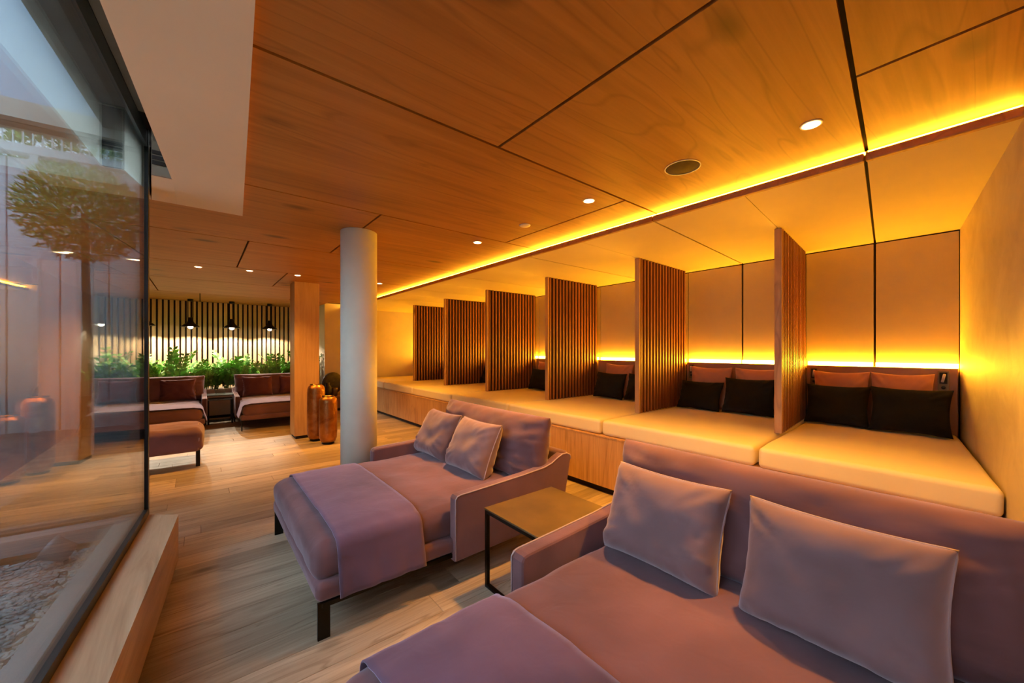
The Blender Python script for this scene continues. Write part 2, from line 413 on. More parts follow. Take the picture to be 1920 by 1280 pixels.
# rear walls
wb = struct(box('wall_back', -1.779, 2.44, 11.86, 12.0, 0, 2.6845, 'core'))
x = -1.74; 
while x < 2.38:
    o = box('slat', x, x + .064, 11.80, 11.86, .45, ZC - .004, 'slat_light', wb); o.location -= wb.location; x += .1
struct(box('wall_far', 2.441, 5.4, 10.5, 12.0, 0, 2.6845, 'plaster'))
struct(box('wall_left_added', -1.95, -1.78, 3.80, 12.0, 0, 2.98, 'added_dark_wall'))  # added dark wall behind the panes so their reflections dominate
struct(box('wall_courtyard', -4.2, -1.951, 3.95, 4.1, 0, 2.98, 'white_ext'))

# plaster soffit with the slot along the glass
sof = struct(prism('trim_9', [(-.40, -.40), (.026, -.50), (.137 + .0585 * (3.95 - 1.522), 3.95), (-.138, 3.95), (-.138, 3.40), (-.145, 3.39)], 2.63, 3.015, 'soffit'))
struct(prism('trim_10', [(-.244, 3.40), (-.1385, 3.40), (-.1385, 3.95), (-.282, 3.95)], 2.63, 3.0195, 'soffit'))
struct(prism('trim_11', [(-.285, 3.95), (-1.77, 3.95), (-1.77, 3.86), (-.285, 3.735)], 2.63, 2.984, 'soffit'))
struct(prism('trim_16', [wl(-4.2, .009), wl(-.3, .009), (-.148, 3.36), (-.40, -.36)], 3.004, 3.0195, 'recess'))
struct(box('trim_12', -.243, -.1465, 3.386, 3.3995, 2.632, 3.003, 'recess'))   # end of the recess
for k in range(3): struct(box('trim_%d' % (17 + k), -.240, -.15, 3.378, 3.3855, 2.70 + k * .033, 2.724 + k * .033, 'core'))   # air slots

# glass wall, two panes meeting at a post
w1 = struct(empty('window_1')); 
def wbox(name, s0, s1, o0, o1, z0, z1, mat, par): return prism(name, [wl(s0, o0), wl(s1, o0), wl(s1, o1), wl(s0, o1)], z0, z1, mat, par)
wbox('pane', -4.25, -.02, -.006, 0, .40, 2.90, 'glass', w1)
wbox('pane', -4.25, -.02, -.028, -.022, .40, 2.90, 'glass', w1)
wbox('frame', -4.25, -.021, -.034, .012, .36, .405, 'dark_frame', w1)
wbox('frame', -4.25, -.03, -.05, .008, 2.895, 3.0, 'dark_frame', w1)
wbox('outer_frame', -4.25, -.03, -.125, -.0345, .30, .395, 'grey_frame', w1)
wbox('outer_frame', -4.25, -.03, -.19, -.051, 2.93, 3.02, 'fascia', w1)
wbox('post', -.02, .02, -.032, .010, .36, 3.02, 'black', w1)
w2 = struct(empty('window_2'))
def p2(s, off): q = G0 - NW * s + DW * off; return (q.x, q.y)    # second pane runs away to the left
def w2box(name, s0, s1, o0, o1, z0, z1, mat, par): return prism(name, [p2(s0, o0), p2(s1, o0), p2(s1, o1), p2(s0, o1)], z0, z1, mat, par)
w2box('pane', .03, 2.95, 0, .012, .40, 2.87, 'glass_boosted', w2)
w2box('frame', .03, 2.95, -.03, .05, .36, .405, 'dark_frame', w2)
w2box('frame', .03, 2.95, -.03, .05, 2.865, 2.975, 'dark_frame', w2)
w2box('outer_frame', .03, 2.95, -.14, -.031, .30, .39, 'grey_frame', w2)
w2box('fascia', .03, 2.95, -.10, -.031, 2.87, 2.98, 'fascia', w2)
w2box('post', 1.45, 1.50, -.02, .04, .405, 2.865, 'dark_frame', w2)
# oak sill
sill = struct(empty('trim_14'))
so = .180
prism('sill_top', [wl(-4.2, .0125), wl(.0, .0125), wl(-.12, so), wl(-4.2, so)], .33, .36, 'oak_sill', sill)
prism('sill_front', [wl(-4.2, so - .03), wl(-.135, so - .03), wl(-.12, so), wl(-4.2, so)], .05, .3299, 'oak_sill', sill)
prism('sill_core', [wl(-4.2, -.045), wl(.03, -.045), wl(-.14, so - .031), wl(-4.2, so - .031)], .0, .3299, 'oak_sill', sill)
prism('plinth', [wl(-4.2, so - .0305), wl(-.15, so - .0305), wl(-.15, so - .02), wl(-4.2, so - .02)], 0, .0499, 'core', sill)
sill2 = struct(empty('trim_15'))
w2box('sill_core', .05, 2.95, .0, .20, 0, .359, 'oak_sill', sill2)

# ================================================================== NICHE PLATFORM
pl = empty('platform'); tag(pl, 'long oak platform carrying the seven niche mattresses', 'platform')
prism('body', [(XF + .02, endy(XF) + .01), (5.14, endy(5.14) + .01), (5.14, 10.49), (XF + .02, 10.49)], .075, .585, 'oak_panel', pl)
prism('plinth', [(XF + .05, endy(XF) + .02), (XF + .09, endy(XF) + .02), (XF + .09, 10.49), (XF + .05, 10.49)], 0, .0749, 'core', pl)
fy = [endy(XF) + .01, .62, 1.35, 2.25, 3.05, 3.75, 4.55, 5.3, 6.1, 6.9, 7.8, 8.7, 9.6, 10.49]
for a, b in zip(fy, fy[1:]): box('front_panel', XF, XF + .0195, a + .001, b - .001, .07, .585, 'oak_panel', pl)
prism('ledge', [(XF - .004, endy(XF) + .01), (5.14, endy(5.14) + .01), (5.14, 10.49), (XF - .004, 10.49)], .5855, .60, 'oak_panel', pl)
bayname = ['bay beside the right end wall', 'second bay from the right end wall', 'third bay from the right end wall', 'fourth bay from the right end wall', 'fifth bay from the right end wall', 'sixth bay from the right end wall', 'farthest bay by the rear wall']
for i in range(7):
    a, b = bay_y_front[i] + .012, bay_y_front[i + 1] - .012
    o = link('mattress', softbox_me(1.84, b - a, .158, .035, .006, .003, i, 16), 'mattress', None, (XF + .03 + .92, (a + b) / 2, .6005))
    if i == 0:
        for v in o.data.vertices: v.co.y += .215 * (v.co.x / 1.84 + .5) * (1 - (v.co.y / (b - a) + .5)) + .10 * (v.co.x / 1.84 + .5) * (v.co.y / (b - a) + .5)
    if i == 1:
        for v in o.data.vertices: v.co.y += .085 * (v.co.x / 1.84 + .5) * (1 - (v.co.y / (b - a) + .5)) + .02 * (v.co.x / 1.84 + .5) * (v.co.y / (b - a) + .5)
    tag(o, 'cream fitted mattress on the platform, ' + bayname[i], 'mattress', 'niche mattresses')
# headboards with strip lights
for i in range(7):
    a, b = byb[i] + (.03 if i else .008), byb[i + 1] - (.03 if i < 6 else .005)
    h = box('headboard', 5.15, XB - .013, a, b, .601, 1.335, 'head', None, .006)
    tag(h, 'brown veneered headboard panel, ' + bayname[i], 'headboard', 'niche headboards')
    m = mids[i][1][1]
    s = empty('strip_light', (XB - .03, m, 1.34)); tag(s, 'glowing amber strip light on top of headboard, ' + bayname[i], 'strip light', 'headboard strip lights')
    for p, q in ((a, m - .012), (m + .012, b)):
        o = box('diffuser', XB - .045, XB - .014, p, q, 1.336, 1.375, 'led_head', s); o.location -= s.location
# slatted partitions
slat_me = {}
pplace = ['nearest the right end wall', 'second from the right end wall', 'third from the right end wall', 'fourth from the right end wall', 'fifth from the right end wall', 'farthest, beside the rear wall']
for i, ((xa, ya), (xb, yb)) in enumerate(part):
    ang = math.atan2(yb - ya, xb - xa); L = math.hypot(xb - xa, yb - ya)
    r = empty('partition', (xa, ya, .764), ang); tag(r, 'tall brown slatted partition between mattresses, ' + pplace[i], 'partition', 'slatted partitions')
    H = ZN - .004 - .764
    link('core_panel', me_box(.03, L, -.006, .006, 0, H), 'core', r)
    link('front_post', me_box(0, .03, -.028, .028, 0, H, .002), 'oak_panel', r)
    sm = me_box(0, .030, 0, .022, 0, H)
    nS = 16; pitch = (L - .04) / nS
    for k in range(nS):
        for sd in (1, -1):
            link('slat', sm, 'slat_dark', r, (.045 + k * pitch, .006 if sd > 0 else -.028, 0))
# niche pillows
def niche_pillows(i, yl, blacks, rusts):
    nm = bayname[i]
    for k, (yc, w, ln, x) in enumerate(rusts):
        cushion('pillow', w, .52, .15, 'rust', (x, yc, .77), -math.pi / 2, .10, 'rust velvet pillow against headboard, %s pillow of the %s' % (blacks and ('left', 'right')[k], nm), 'rust niche pillows', i * 9 + k, None, random.uniform(-.03, .03), .08, .018, 4)
    for k, (yc, w, ln, x, h) in enumerate(blacks):
        cushion('pillow', w, h, .15, 'blackcloth', (x, yc, .77), -math.pi / 2, ln, 'black pillow propped in front, %s pillow of the %s' % (('left', 'right')[k], nm), 'black niche pillows', i * 9 + k + 4, None, random.uniform(-.03, .03), .09, .018, 4)
niche_pillows(0, 0, [(.92, .50, .30, 4.80, .40), (.42, .52, .30, 4.78, .41)], [(.92, .44, .1, 5.0), (.49, .42, .1, 5.0)])
niche_pillows(1, 0, [(2.24, .52, .42, 4.76, .37), (1.70, .54, .28, 4.80, .42)], [(2.20, .50, .1, 5.0), (1.66, .50, .1, 5.0)])
niche_pillows(2, 0, [(3.62, .54, .30, 4.80, .40), (3.06, .52, .30, 4.80, .40)], [(3.58, .50, .1, 5.0), (3.04, .50, .1, 5.0)])
niche_pillows(3, 0, [(5.16, .52, .30, 4.80, .40)], [(5.14, .50, .1, 5.0)])
niche_pillows(4, 0, [(6.76, .52, .30, 4.80, .40)], [])
# reading lights on the headboards
def reading(yc, label):
    r = empty('reading_light', (5.15, yc, 1.125)); tag(r, label, 'reading light', 'headboard reading lights')
    link('plate', me_box(-.012, 0, -.035, .035, 0, .19, .003), 'table_top', r)
    link('recess', me_box(-.0135, -.0121, -.024, .024, .075, .175), 'black', r)
    link('spot', tube_me([(-.02, .006, .09), (-.045, -.008, .16)], .009, 10), 'whiteplastic', r)
    k = link('switch', lathe_me([(.014, 0), (.014, .006), (.011, .009)], 16), 'black', r, (-.0121, 0, .04), (0, -math.pi / 2, 0))
reading(endy(5.15) + .105, 'bronze reading light plate on headboard beside the right end wall')
reading(part[0][1][1] - .10, 'bronze reading light plate on headboard right of the nearest slatted partition')
reading(part[1][1][1] - .10, 'bronze reading light plate on headboard right of the second slatted partition')

# ================================================================== COLUMN, PILLAR
cl = link('column', lathe_me([(.168, 0), (.168, ZC - .001)], 48), 'column', None, (1.215, 3.885, 0)); tag(cl, 'round white plaster column beside the middle daybed', 'column')
pr = empty('pillar', (1.42, 7.5, 0)); tag(pr, 'square oak clad pillar beside the copper vases', 'pillar')
link('cladding', me_box(-.19, .19, -.2, .2, .05, ZC - .001, .003), 'oak_pillar', pr)
link('plinth', me_box(-.17, .17, -.18, .18, 0, .0499), 'core', pr)

# ================================================================== DAYBEDS
BL, BW = 1.86, 1.56
def arm_profile():
    pts = [(.82, .15), (.82, .545), (.835, .565), (.86, .570), (1.10, .578), (1.40, .590), (1.60, .604), (1.68, .622), (1.75, .655), (1.80, .672), (1.85, .672), (1.885, .655), (1.895, .62), (1.80, .19), (1.78, .17)]
    return pts
def xz_prism_me(pts, y0, y1, bev):
    bm = bmesh.new(); a = [bm.verts.new((x, y0, z)) for x, z in pts]; b = [bm.verts.new((x, y1, z)) for x, z in pts]; n = len(pts)
    bm.faces.new(a); bm.faces.new(b[::-1])
    for i in range(n): bm.faces.new((a[i], b[i], b[(i + 1) % n], a[(i + 1) % n]))
    bmesh.ops.recalc_face_normals(bm, faces=bm.faces)
    ed = [e for e in bm.edges if abs(e.verts[0].co.y - e.verts[1].co.y) < 1e-6]
    bmesh.ops.bevel(bm, geom=ed, offset=bev, segments=3, affect='EDGES', profile=.6)
    return finish(bm, 'arm', False)
_bed = {}
def make_bed(loc, rz, label, mat='velvet', seed=1):
    r = empty('daybed', loc, rz); tag(r, label, 'daybed', 'mauve velvet daybeds')
    if 'm' not in _bed:
        _bed['base'] = softbox_me(BL - .06, BW - .06, .10, .035, 0, .004, 3, 18)
        _bed['m'] = softbox_me(1.72, BW - .15, .205, .07, .03, .010, 5, 26, .010)
        _bed['back'] = softbox_me(.09, BW - .02, .50, .035, 0, .003, 8, 18)
        _bed['cush'] = pillow_me(1.52, .52, .30, 4, 36, 6, .02, .024)
        for s in (-1, 1):
            y0, y1 = (BW / 2 - .075, BW / 2 + .005) if s > 0 else (-BW / 2 - .005, -BW / 2 + .075)
            _bed['arm%d' % s] = xz_prism_me(arm_profile(), y0, y1, .018)
            yo = s * (BW / 2 + .001)
            _bed['pip%d' % s] = tube_me([(x, yo, z) for x, z in [(.822, .16)] + arm_profile()[1:13]], .005, 5)
    link('base', _bed['base'], mat, r, (BL / 2 - .01, 0, .19))
    link('mattress', _bed['m'], mat, r, (.02 + .86, 0, .265))
    link('back_panel', _bed['back'], mat, r, (1.80, 0, .19), (0, .10, 0))
    for s in (-1, 1):
        a = link('arm', _bed['arm%d' % s], mat, r); link('piping', _bed['pip%d' % s], 'piping', a)
    link('back_cushion', _bed['cush'], mat, r, (1.60, 0, .455), (-.16, 0, -math.pi / 2))
    beam = me_box(-.02, .02, -(BW / 2 - .06), BW / 2 - .06, 0, .03); _bed.setdefault('beam', beam)
    _bed.setdefault('leg', me_box(-.03, .03, -.008, .008, 0, .19)); _bed.setdefault('rail', me_box(.03, 1.70, -.012, .012, .165, .189))
    for s in (-1, 1):
        link('rail', _bed['rail'], 'black', r, (.02, s * (BW / 2 - .05), 0))
        for x in (.06, 1.72): link('leg', _bed['leg'], 'black', r, (x, s * (BW / 2 - .05), 0))
    return r
def throw_me(x0, x1, zlo0, zlo1, seed=0):
    """velvet runner following the mattress cross-section"""
    hw = (BW - .15) / 2 + .015; zt = .265 + .205 + .012; rr = .075; prof = []
    k = 8
    for i in range(k + 1): prof.append((-hw, None, i / k))
    for i in range(1, 7):
        a = math.pi - math.pi / 2 * i / 6; prof.append((-hw + rr + rr * math.cos(a), zt - rr + rr * math.sin(a), None))
    for i in range(1, 24):
        yv = -hw + rr + 2 * (hw - rr) * i / 24; prof.append((yv, zt + .030 * (1 - (yv / hw) ** 4), None))
    half = len(prof)
    for i in range(0, 7):
        a = math.pi / 2 - math.pi / 2 * i / 6; prof.append((hw - rr + rr * math.cos(a), zt - rr + rr * math.sin(a), None))
    for i in range(1, k + 1): prof.append((hw, None, 1 - i / k))
    bm = bmesh.new(); nx = 22; rows_ = []
    for j in range(nx + 1):
        x = x0 + (x1 - x0) * j / nx; rw = []
        for n_, (yv, z, t) in enumerate(prof):
            side = z is None
            if not side: z -= .030 * (1 - (yv / hw) ** 4) * abs((x - .88) / .86) ** 4
            if side: z = (zlo0 if yv < 0 else zlo1) * (1 - t) + (zt - rr) * t
            q = Vector((x * 6 + seed, yv * 6, z * 3)); d = mn.noise(q) * .007 + mn.noise(q * 2.7) * .004
            if side:
                w_ = (1 - t); yv2 = yv + math.copysign(.004 + w_ * (.048 + .005 * math.sin(x * 44 + seed + 3 * mn.noise(Vector((x * 9, z * 6, seed)))) ), yv); rw.append(bm.verts.new((x, yv2, z)))
            else: rw.append(bm.verts.new((x + .5 * d, yv + math.copysign(.004, yv) * min(1, abs(yv) * 4), z + abs(d) + .003)))
        rows_.append(rw)
    for a, b in zip(rows_, rows_[1:]):
        for i in range(len(prof) - 1): bm.faces.new((a[i], a[i + 1], b[i + 1], b[i]))
    return finish(bm, 'throw', True)
def make_throw(loc, rz, label, x0, x1, z0, z1, seed):
    o = link('throw', throw_me(x0, x1, z0, z1, seed), 'velvet_throw', None, loc, (0, 0, rz))
    md = o.modifiers.new('thickness', 'SOLIDIFY'); md.thickness = .006; md.offset = 1
    return tag(o, label, 'throw', 'velvet throws')
make_bed((.44, 2.90, 0), 0, 'mauve velvet daybed in the middle of the room in front of the column')
make_throw((.44, 2.90, 0), 0, 'purple velvet throw across the foot of the middle daybed', .13, .62, .20, .20, 1)
cushion('pillow', .56, .44, .22, 'velvet_pillow', (1.70, 3.33, .49), -math.pi / 2, .42, 'mauve velvet pillow on the middle daybed, nearer the column', 'daybed pillows', 2, 'piping')
cushion('pillow', .56, .44, .22, 'velvet_pillow', (1.70, 2.72, .49), -math.pi / 2, .42, 'mauve velvet pillow on the middle daybed, nearer the side table', 'daybed pillows', 3, 'piping')
make_bed((.30, .60, 0), 0, 'large mauve velvet daybed cut off at the bottom right corner of the photo')
make_throw((.30, .60, 0), 0, 'purple velvet throw across the foot of the nearest daybed', .12, .66, .20, .20, 5)
cushion('pillow', .56, .43, .24, 'velvet_pillow', (1.64, .97, .485), -math.pi / 2, .34, 'mauve velvet pillow on the nearest daybed, next to the side table', 'daybed pillows', 6, 'piping')
cushion('pillow', .56, .43, .24, 'velvet_pillow', (1.64, .33, .485), -math.pi / 2, .30, 'mauve velvet pillow on the nearest daybed, next to the right end wall', 'daybed pillows', 7, 'piping')
for (cx, nm, sd) in ((-.68, 'left', 11), (1.33, 'right', 15)):
    make_bed((cx, 8.60, 0), math.pi / 2, 'mauve velvet daybed before the planter, ' + ('left of' if nm == 'left' else 'right of') + ' the nested black tables', 'velvet')
    make_throw((cx, 8.60, 0), math.pi / 2, 'purple velvet throw on the planter daybed ' + nm + ' of the nested tables', .06, .60, .24, .24, sd)
    for k, dx in enumerate((-.34, .34)):
        cushion('pillow', .56, .44, .17, 'velvet_dark', (cx + dx, 10.06, .49), 0, .25, 'plum velvet pillow, %s one on the planter daybed %s of the nested tables' % (('left', 'right')[k], nm), 'planter daybed pillows', sd + k, 'piping')
# ottoman
ot = empty('ottoman', (-.32, 6.74, 0)); tag(ot, 'mauve velvet ottoman on black legs beside the glass wall', 'ottoman')
link('cushion', softbox_me(.70, .74, .30, .07, .02, .014, 21, 18, .01), 'velvet', ot, (0, 0, .19))
link('piping', tube_me([(.30, -.365, .22), (.31, -.37, .36), (.30, -.33, .47), (.30, 0, .505), (.30, .33, .47)], .005, 5), 'piping', ot)
for sx in (-1, 1):
    for sy in (-1, 1): link('leg', me_box(-.022, .022, -.022, .022, 0, .215), 'black', ot, (sx * .30, sy * .31, 0))

# ================================================================== TABLES
st = empty('side_table', (1.70, 1.75, 0)); tag(st, 'square side table with bronze top on thin black frame between daybeds', 'side table')
link('table_top', me_box(-.30, .30, -.255, .255, .489, .50, .002), 'table_top', st)
for sx in (-1, 1):
    for sy in (-1, 1): link('leg', me_box(-.011, .011, -.011, .011, .022, .4665), 'black', st, (sx * .285, sy * .24, 0))
    link('rail', me_box(-.011, .011, -.251, .251, .467, .4885), 'black', st, (sx * .285, 0, 0))
    link('foot_rail', me_box(-.011, .011, -.251, .251, 0, .0219), 'black', st, (sx * .285, 0, 0))
for sy in (-1, 1): link('rail', me_box(-.274, .274, -.010, .010, .467, .4885), 'black', st, (0, sy * .241, 0))
def nest(loc, w, d, h, label):
    t = empty('nesting_table', loc); tag(t, label, 'side table', 'nested tables')
    link('table_top', me_box(-w / 2, w / 2, -d / 2, d / 2, h - .02, h, .002), 'dark_frame', t)
    for sx in (-1, 1):
        for sy in (-1, 1): link('leg', me_box(-.012, .012, -.012, .012, .024, h - .0205), 'black', t, (sx * (w / 2 - .012), sy * (d / 2 - .012), 0))
        link('foot_rail', me_box(-.012, .012, -d / 2, d / 2, 0, .0239), 'black', t, (sx * (w / 2 - .012), 0, 0))
    link('rail', me_box(-w / 2, w / 2, -.012, .012, 0, .0235), 'black', t, (0, d / 2 - .04, 0))
nest((.325, 10.10, 0), .50, .44, .58, 'taller black nested table between the planter daybeds')
nest((.325, 9.98, 0), .41, .40, .50, 'lower black nested table tucked under the taller one')
bw = link('glass_bowl', lathe_me([(.06, 0), (.085, .005), (.095, .06), (.10, .10), (.094, .10), (.088, .055), (.075, .012), (0, .010)], 28), 'glass_clear', None, (.33, 10.06, .5805)); tag(bw, 'clear glass bowl on the taller nested table', 'bowl')

# ================================================================== COPPER VASES, CONSOLE
def vase(loc, r, h, label):
    v = empty('vase', loc); tag(v, label, 'vase', 'copper floor vases')
    link('body', lathe_me([(r * .62, .025), (r * .80, .04), (r * .95, .10), (r, .20), (r * 1.0, h * .6), (r, h * .86), (r * .97, h * .92), (r * .86, h * .965), (r * .68, h * .985), (r * .64, h), (r * .58, h), (r * .58, h - .03), (.001, h - .05)], 36), 'copper', v)
    link('base', lathe_me([(r * .66, 0), (r * .70, .012), (r * .66, .0245)], 28), 'black', v)
    link('rim', lathe_me([(r * .60, h - .004), (r * .67, h - .002), (r * .67, h + .006), (r * .60, h + .006)], 28, loop=True), 'black', v)
vase((1.50, 7.02, 0), .135, .93, 'taller hammered copper floor vase against the oak pillar')
vase((1.60, 6.66, 0), .135, .76, 'shorter hammered copper floor vase in front, nearer the column')
cn = empty('console', (2.76, 10.28, 0)); tag(cn, 'low brown console bench against the rear wall behind the vases', 'console')
link('top', me_box(-.42, .42, -.2, .2, .33, .37, .003), 'oak_panel', cn); link('body', me_box(-.40, .40, -.18, .18, .06, .3299), 'head', cn); link('plinth', me_box(-.36, .36, -.15, .15, 0, .0599), 'core', cn)
ds = empty('disc_sculpture', (2.58, 10.30, .371)); tag(ds, 'round dark carved disc sculpture standing on the console', 'sculpture')
link('disc', lathe_me([(.02, -.03), (.18, -.035), (.262, -.02), (.275, 0), (.262, .02), (.18, .035), (.02, .03)], 36), 'sculpt', ds, (0, 0, .30), (math.pi / 2, 0, .25))
link('foot', me_box(-.08, .08, -.05, .05, 0, .035, .004), 'black', ds)
vs = link('bottle_vase', lathe_me([(.05, 0), (.085, .03), (.10, .13), (.085, .22), (.045, .28), (.05, .33), (.04, .33), (.02, .25), (.001, .24)], 24), 'sculpt', None, (2.42, 10.12, .371)); tag(vs, 'small dark bellied vase at left end of the console', 'vase')
cp = link('candle_holder', lathe_me([(.06, 0), (.072, .01), (.075, .19), (.068, .20), (.06, .185), (.06, .12), (.001, .12)], 20), 'table_top', None, (2.50, 9.99 + .135, .371))
cp.location = (2.58, 10.14, .371); tag(cp, 'small ribbed cylinder holder before the round sculpture', 'holder')

# ================================================================== PLANTER AND PLANTS
pt = empty('planter', (.30, 11.2, 0)); tag(pt, 'long pale planter box along the slatted wall', 'planter')
link('front', me_box(-2.05, 2.05, -.50, -.46, .06, .60), 'planter', pt); link('rim', me_box(-2.06, 2.06, -.53, -.44, .6001, .635, .003), 'planter', pt)
link('back', me_box(-2.05, 2.05, .54, .58, .06, .60), 'planter', pt); link('plinth', me_box(-2.05, 2.05, -.46, .5, 0, .0599), 'core', pt)
link('soil', me_box(-2.05, 2.05, -.4599, .5399, .06, .57), 'soil', pt)
def zz_me(seed):
    rnd = random.Random(seed); bs = bmesh.new(); bl = bmesh.new()
    for s in range(rnd.randint(11, 14)):
        az = rnd.uniform(0, 6.283); out = rnd.uniform(.10, .34); H = rnd.uniform(.40, .78) * (1.0 - out * .5); bx, by = rnd.uniform(-.06, .06), rnd.uniform(-.06, .06)
        pts = [Vector((bx + math.cos(az) * out * t ** 1.8, by + math.sin(az) * out * t ** 1.8, H * t - .10 * out * t ** 3)) for t in [i / 9 for i in range(10)]]
        for a, b in zip(pts, pts[1:]):
            w = .008; q = [bs.verts.new(a + Vector((math.cos(k), math.sin(k), 0)) * w) for k in (0, 2.1, 4.2)] + [bs.verts.new(b + Vector((math.cos(k), math.sin(k), 0)) * w * .8) for k in (0, 2.1, 4.2)]
            for i in range(3): bs.faces.new((q[i], q[(i + 1) % 3], q[3 + (i + 1) % 3], q[3 + i]))
        nl = 10
        for i in range(nl):
            t = .22 + .78 * i / (nl - 1); f = t * 9; k = min(8, int(f)); p = pts[k].lerp(pts[k + 1], f - k); d = (pts[k + 1] - pts[k]).normalized()
            sdv = d.cross(Vector((math.cos(az + rnd.uniform(-.5, .5)), math.sin(az), .3))).normalized()
            for sg in (-1, 1):
                l = rnd.uniform(.10, .15) * (1.1 - .35 * t); dirv = (sdv * sg * .8 + d * .65 + Vector((0, 0, rnd.uniform(-.1, .25)))).normalized(); wv = dirv.cross(sdv.cross(d) + Vector((.01, .02, .3))).normalized() * l * .27
                a = bl.verts.new(p); b = bl.verts.new(p + dirv * l * .45 + wv); c = bl.verts.new(p + dirv * l - Vector((0, 0, .008))); e = bl.verts.new(p + dirv * l * .45 - wv); mid = bl.verts.new(p + dirv * l * .5 - Vector((0, 0, .006)))
                bl.faces.new((a, b, mid)); bl.faces.new((b, c, mid)); bl.faces.new((c, e, mid)); bl.faces.new((e, a, mid))
    return finish(bs, 'stems'), finish(bl, 'leaves')
zz = [zz_me(100 + i) for i in range(5)]
px = -3.0; k = 0
zplace = ['first', 'second', 'third', 'fourth', 'fifth', 'sixth', 'seventh', 'eighth', 'ninth', 'tenth', 'eleventh', 'twelfth', 'thirteenth', 'fourteenth', 'fifteenth', 'sixteenth', 'seventeenth', 'eighteenth', 'nineteenth', 'twentieth', 'twenty-first', 'twenty-second']
npl = 17
for k in range(npl):
    xx = -1.55 + 3.7 * k / (npl - 1) + random.uniform(-.05, .05); sc = random.uniform(1.0, 1.35)
    r = empty('zz_plant', (xx, 11.02 + random.uniform(-.16, .25), .57), random.uniform(0, 6.28)); r.scale = (sc, sc, sc)
    tag(r, 'leafy green plant in the long planter, %s counting from the oak pillar' % zplace[npl - 1 - k], 'plant', 'planter plants')
    a, b = zz[k % 5]
    link('stems', a, 'stem', r); o = link('foliage', b, 'leaf' if k % 5 not in (2,) else 'leaf_pale', r); o['kind'] = 'stuff'

# ================================================================== LAMPS
pnd_names = ['leftmost black pendant lamp, seen through the glass wall', 'black pendant lamp partly hidden by the glass post', 'black pendant lamp right of the glass post, third from left', 'black pendant lamp above the nested tables, fourth from left', 'rightmost black pendant lamp, beside the oak pillar']
for i, xx in enumerate((-1.56, -.91, -.168, .591, 1.36)):
    r = empty('pendant_lamp', (xx, 11.35, 0)); tag(r, pnd_names[i], 'pendant lamp', 'black pendant lamps over the planter')
    link('canopy', lathe_me([(.05, ZC - .05), (.055, ZC - .045), (.055, ZC - .002), (.05, ZC - .001)], 18), 'black', r)
    for sx in (-1, 1): link('rod', tube_me([(sx * .045, 0, 2.20), (sx * .045, 0, ZC - .045)], .009, 6), 'black', r)
    link('shade', lathe_me([(.035, 2.24), (.05, 2.235), (.055, 2.15), (.075, 2.11), (.13, 2.07), (.168, 2.030), (.170, 2.024), (.162, 2.024), (.125, 2.06), (.07, 2.10), (.001, 2.12)], 28), 'black', r)
    link('bulb', lathe_me([(.02, 2.10), (.035, 2.07), (.048, 2.03), (.044, 2.005), (.026, 1.988), (.002, 1.984)], 20), 'bulb', r)
    ld = bpy.data.lights.new('pendant_light', 'SPOT'); ld.energy = PEND_W * 3; ld.color = (1, .84, .62); ld.spot_size = math.radians(150); ld.spot_blend = .25; ld.shadow_soft_size = .02
    lo = bpy.data.objects.new('pendant_light', ld); COL.objects.link(lo); lo.parent = r; lo.location = (0, 0, 1.955)
dn = [(2.43, .56, 'nearest the right end wall'), (2.335, 1.93, 'beyond the round speaker grille'), (2.31, 3.43, 'third along the amber cove'), (2.42, 6.62, 'past the column along the amber cove'),
      (-.02, 6.88, 'above the ottoman'), (.56, 6.74, 'over the open floor left of the pillar'), (1.17, 6.69, 'just before the oak pillar'), (-1.2, 6.8, 'farthest left behind the glass')]
for x, yv, nm in dn:
    r = empty('downlight', (x, yv, ZC)); tag(r, 'small recessed ceiling downlight ' + nm, 'downlight', 'recessed downlights')
    link('ring', lathe_me([(.040, -.0005), (.040, -.0035), (.047, -.004), (.049, -.0005)], 24, loop=True), 'whiteplastic', r)
    link('lens', lathe_me([(.001, -.006), (.034, -.0062), (.038, -.0045)], 24), 'lamp_disc', r)
    ld = bpy.data.lights.new('downlight_beam', 'SPOT'); ld.energy = DOWN_W * (.42 if x < 2 else 1.0); ld.color = WARM; ld.spot_size = math.radians(96); ld.spot_blend = .8; ld.shadow_soft_size = .04
    lo = bpy.data.objects.new('downlight_beam', ld); COL.objects.link(lo); lo.parent = r; lo.location = (0, 0, -.02)
sp = empty('ceiling_speaker', (2.37, 1.206, ZC)); tag(sp, 'round dark loudspeaker grille set in the oak ceiling', 'speaker')
link('grille', lathe_me([(.001, -.002), (.098, -.0015), (.10, -.0005)], 36), 'speaker', sp); link('rim', lathe_me([(.1001, -.0035), (.106, -.0035), (.107, -.0005), (.1001, -.0005)], 36, loop=True), 'whiteplastic', sp)
sd = link('smoke_detector', lathe_me([(.001, -.012), (.04, -.012), (.05, -.006), (.052, -.0005)], 24), 'whiteplastic', None, (2.333, 2.683, ZC)); tag(sd, 'small flat white disc detector in the oak ceiling', 'detector')

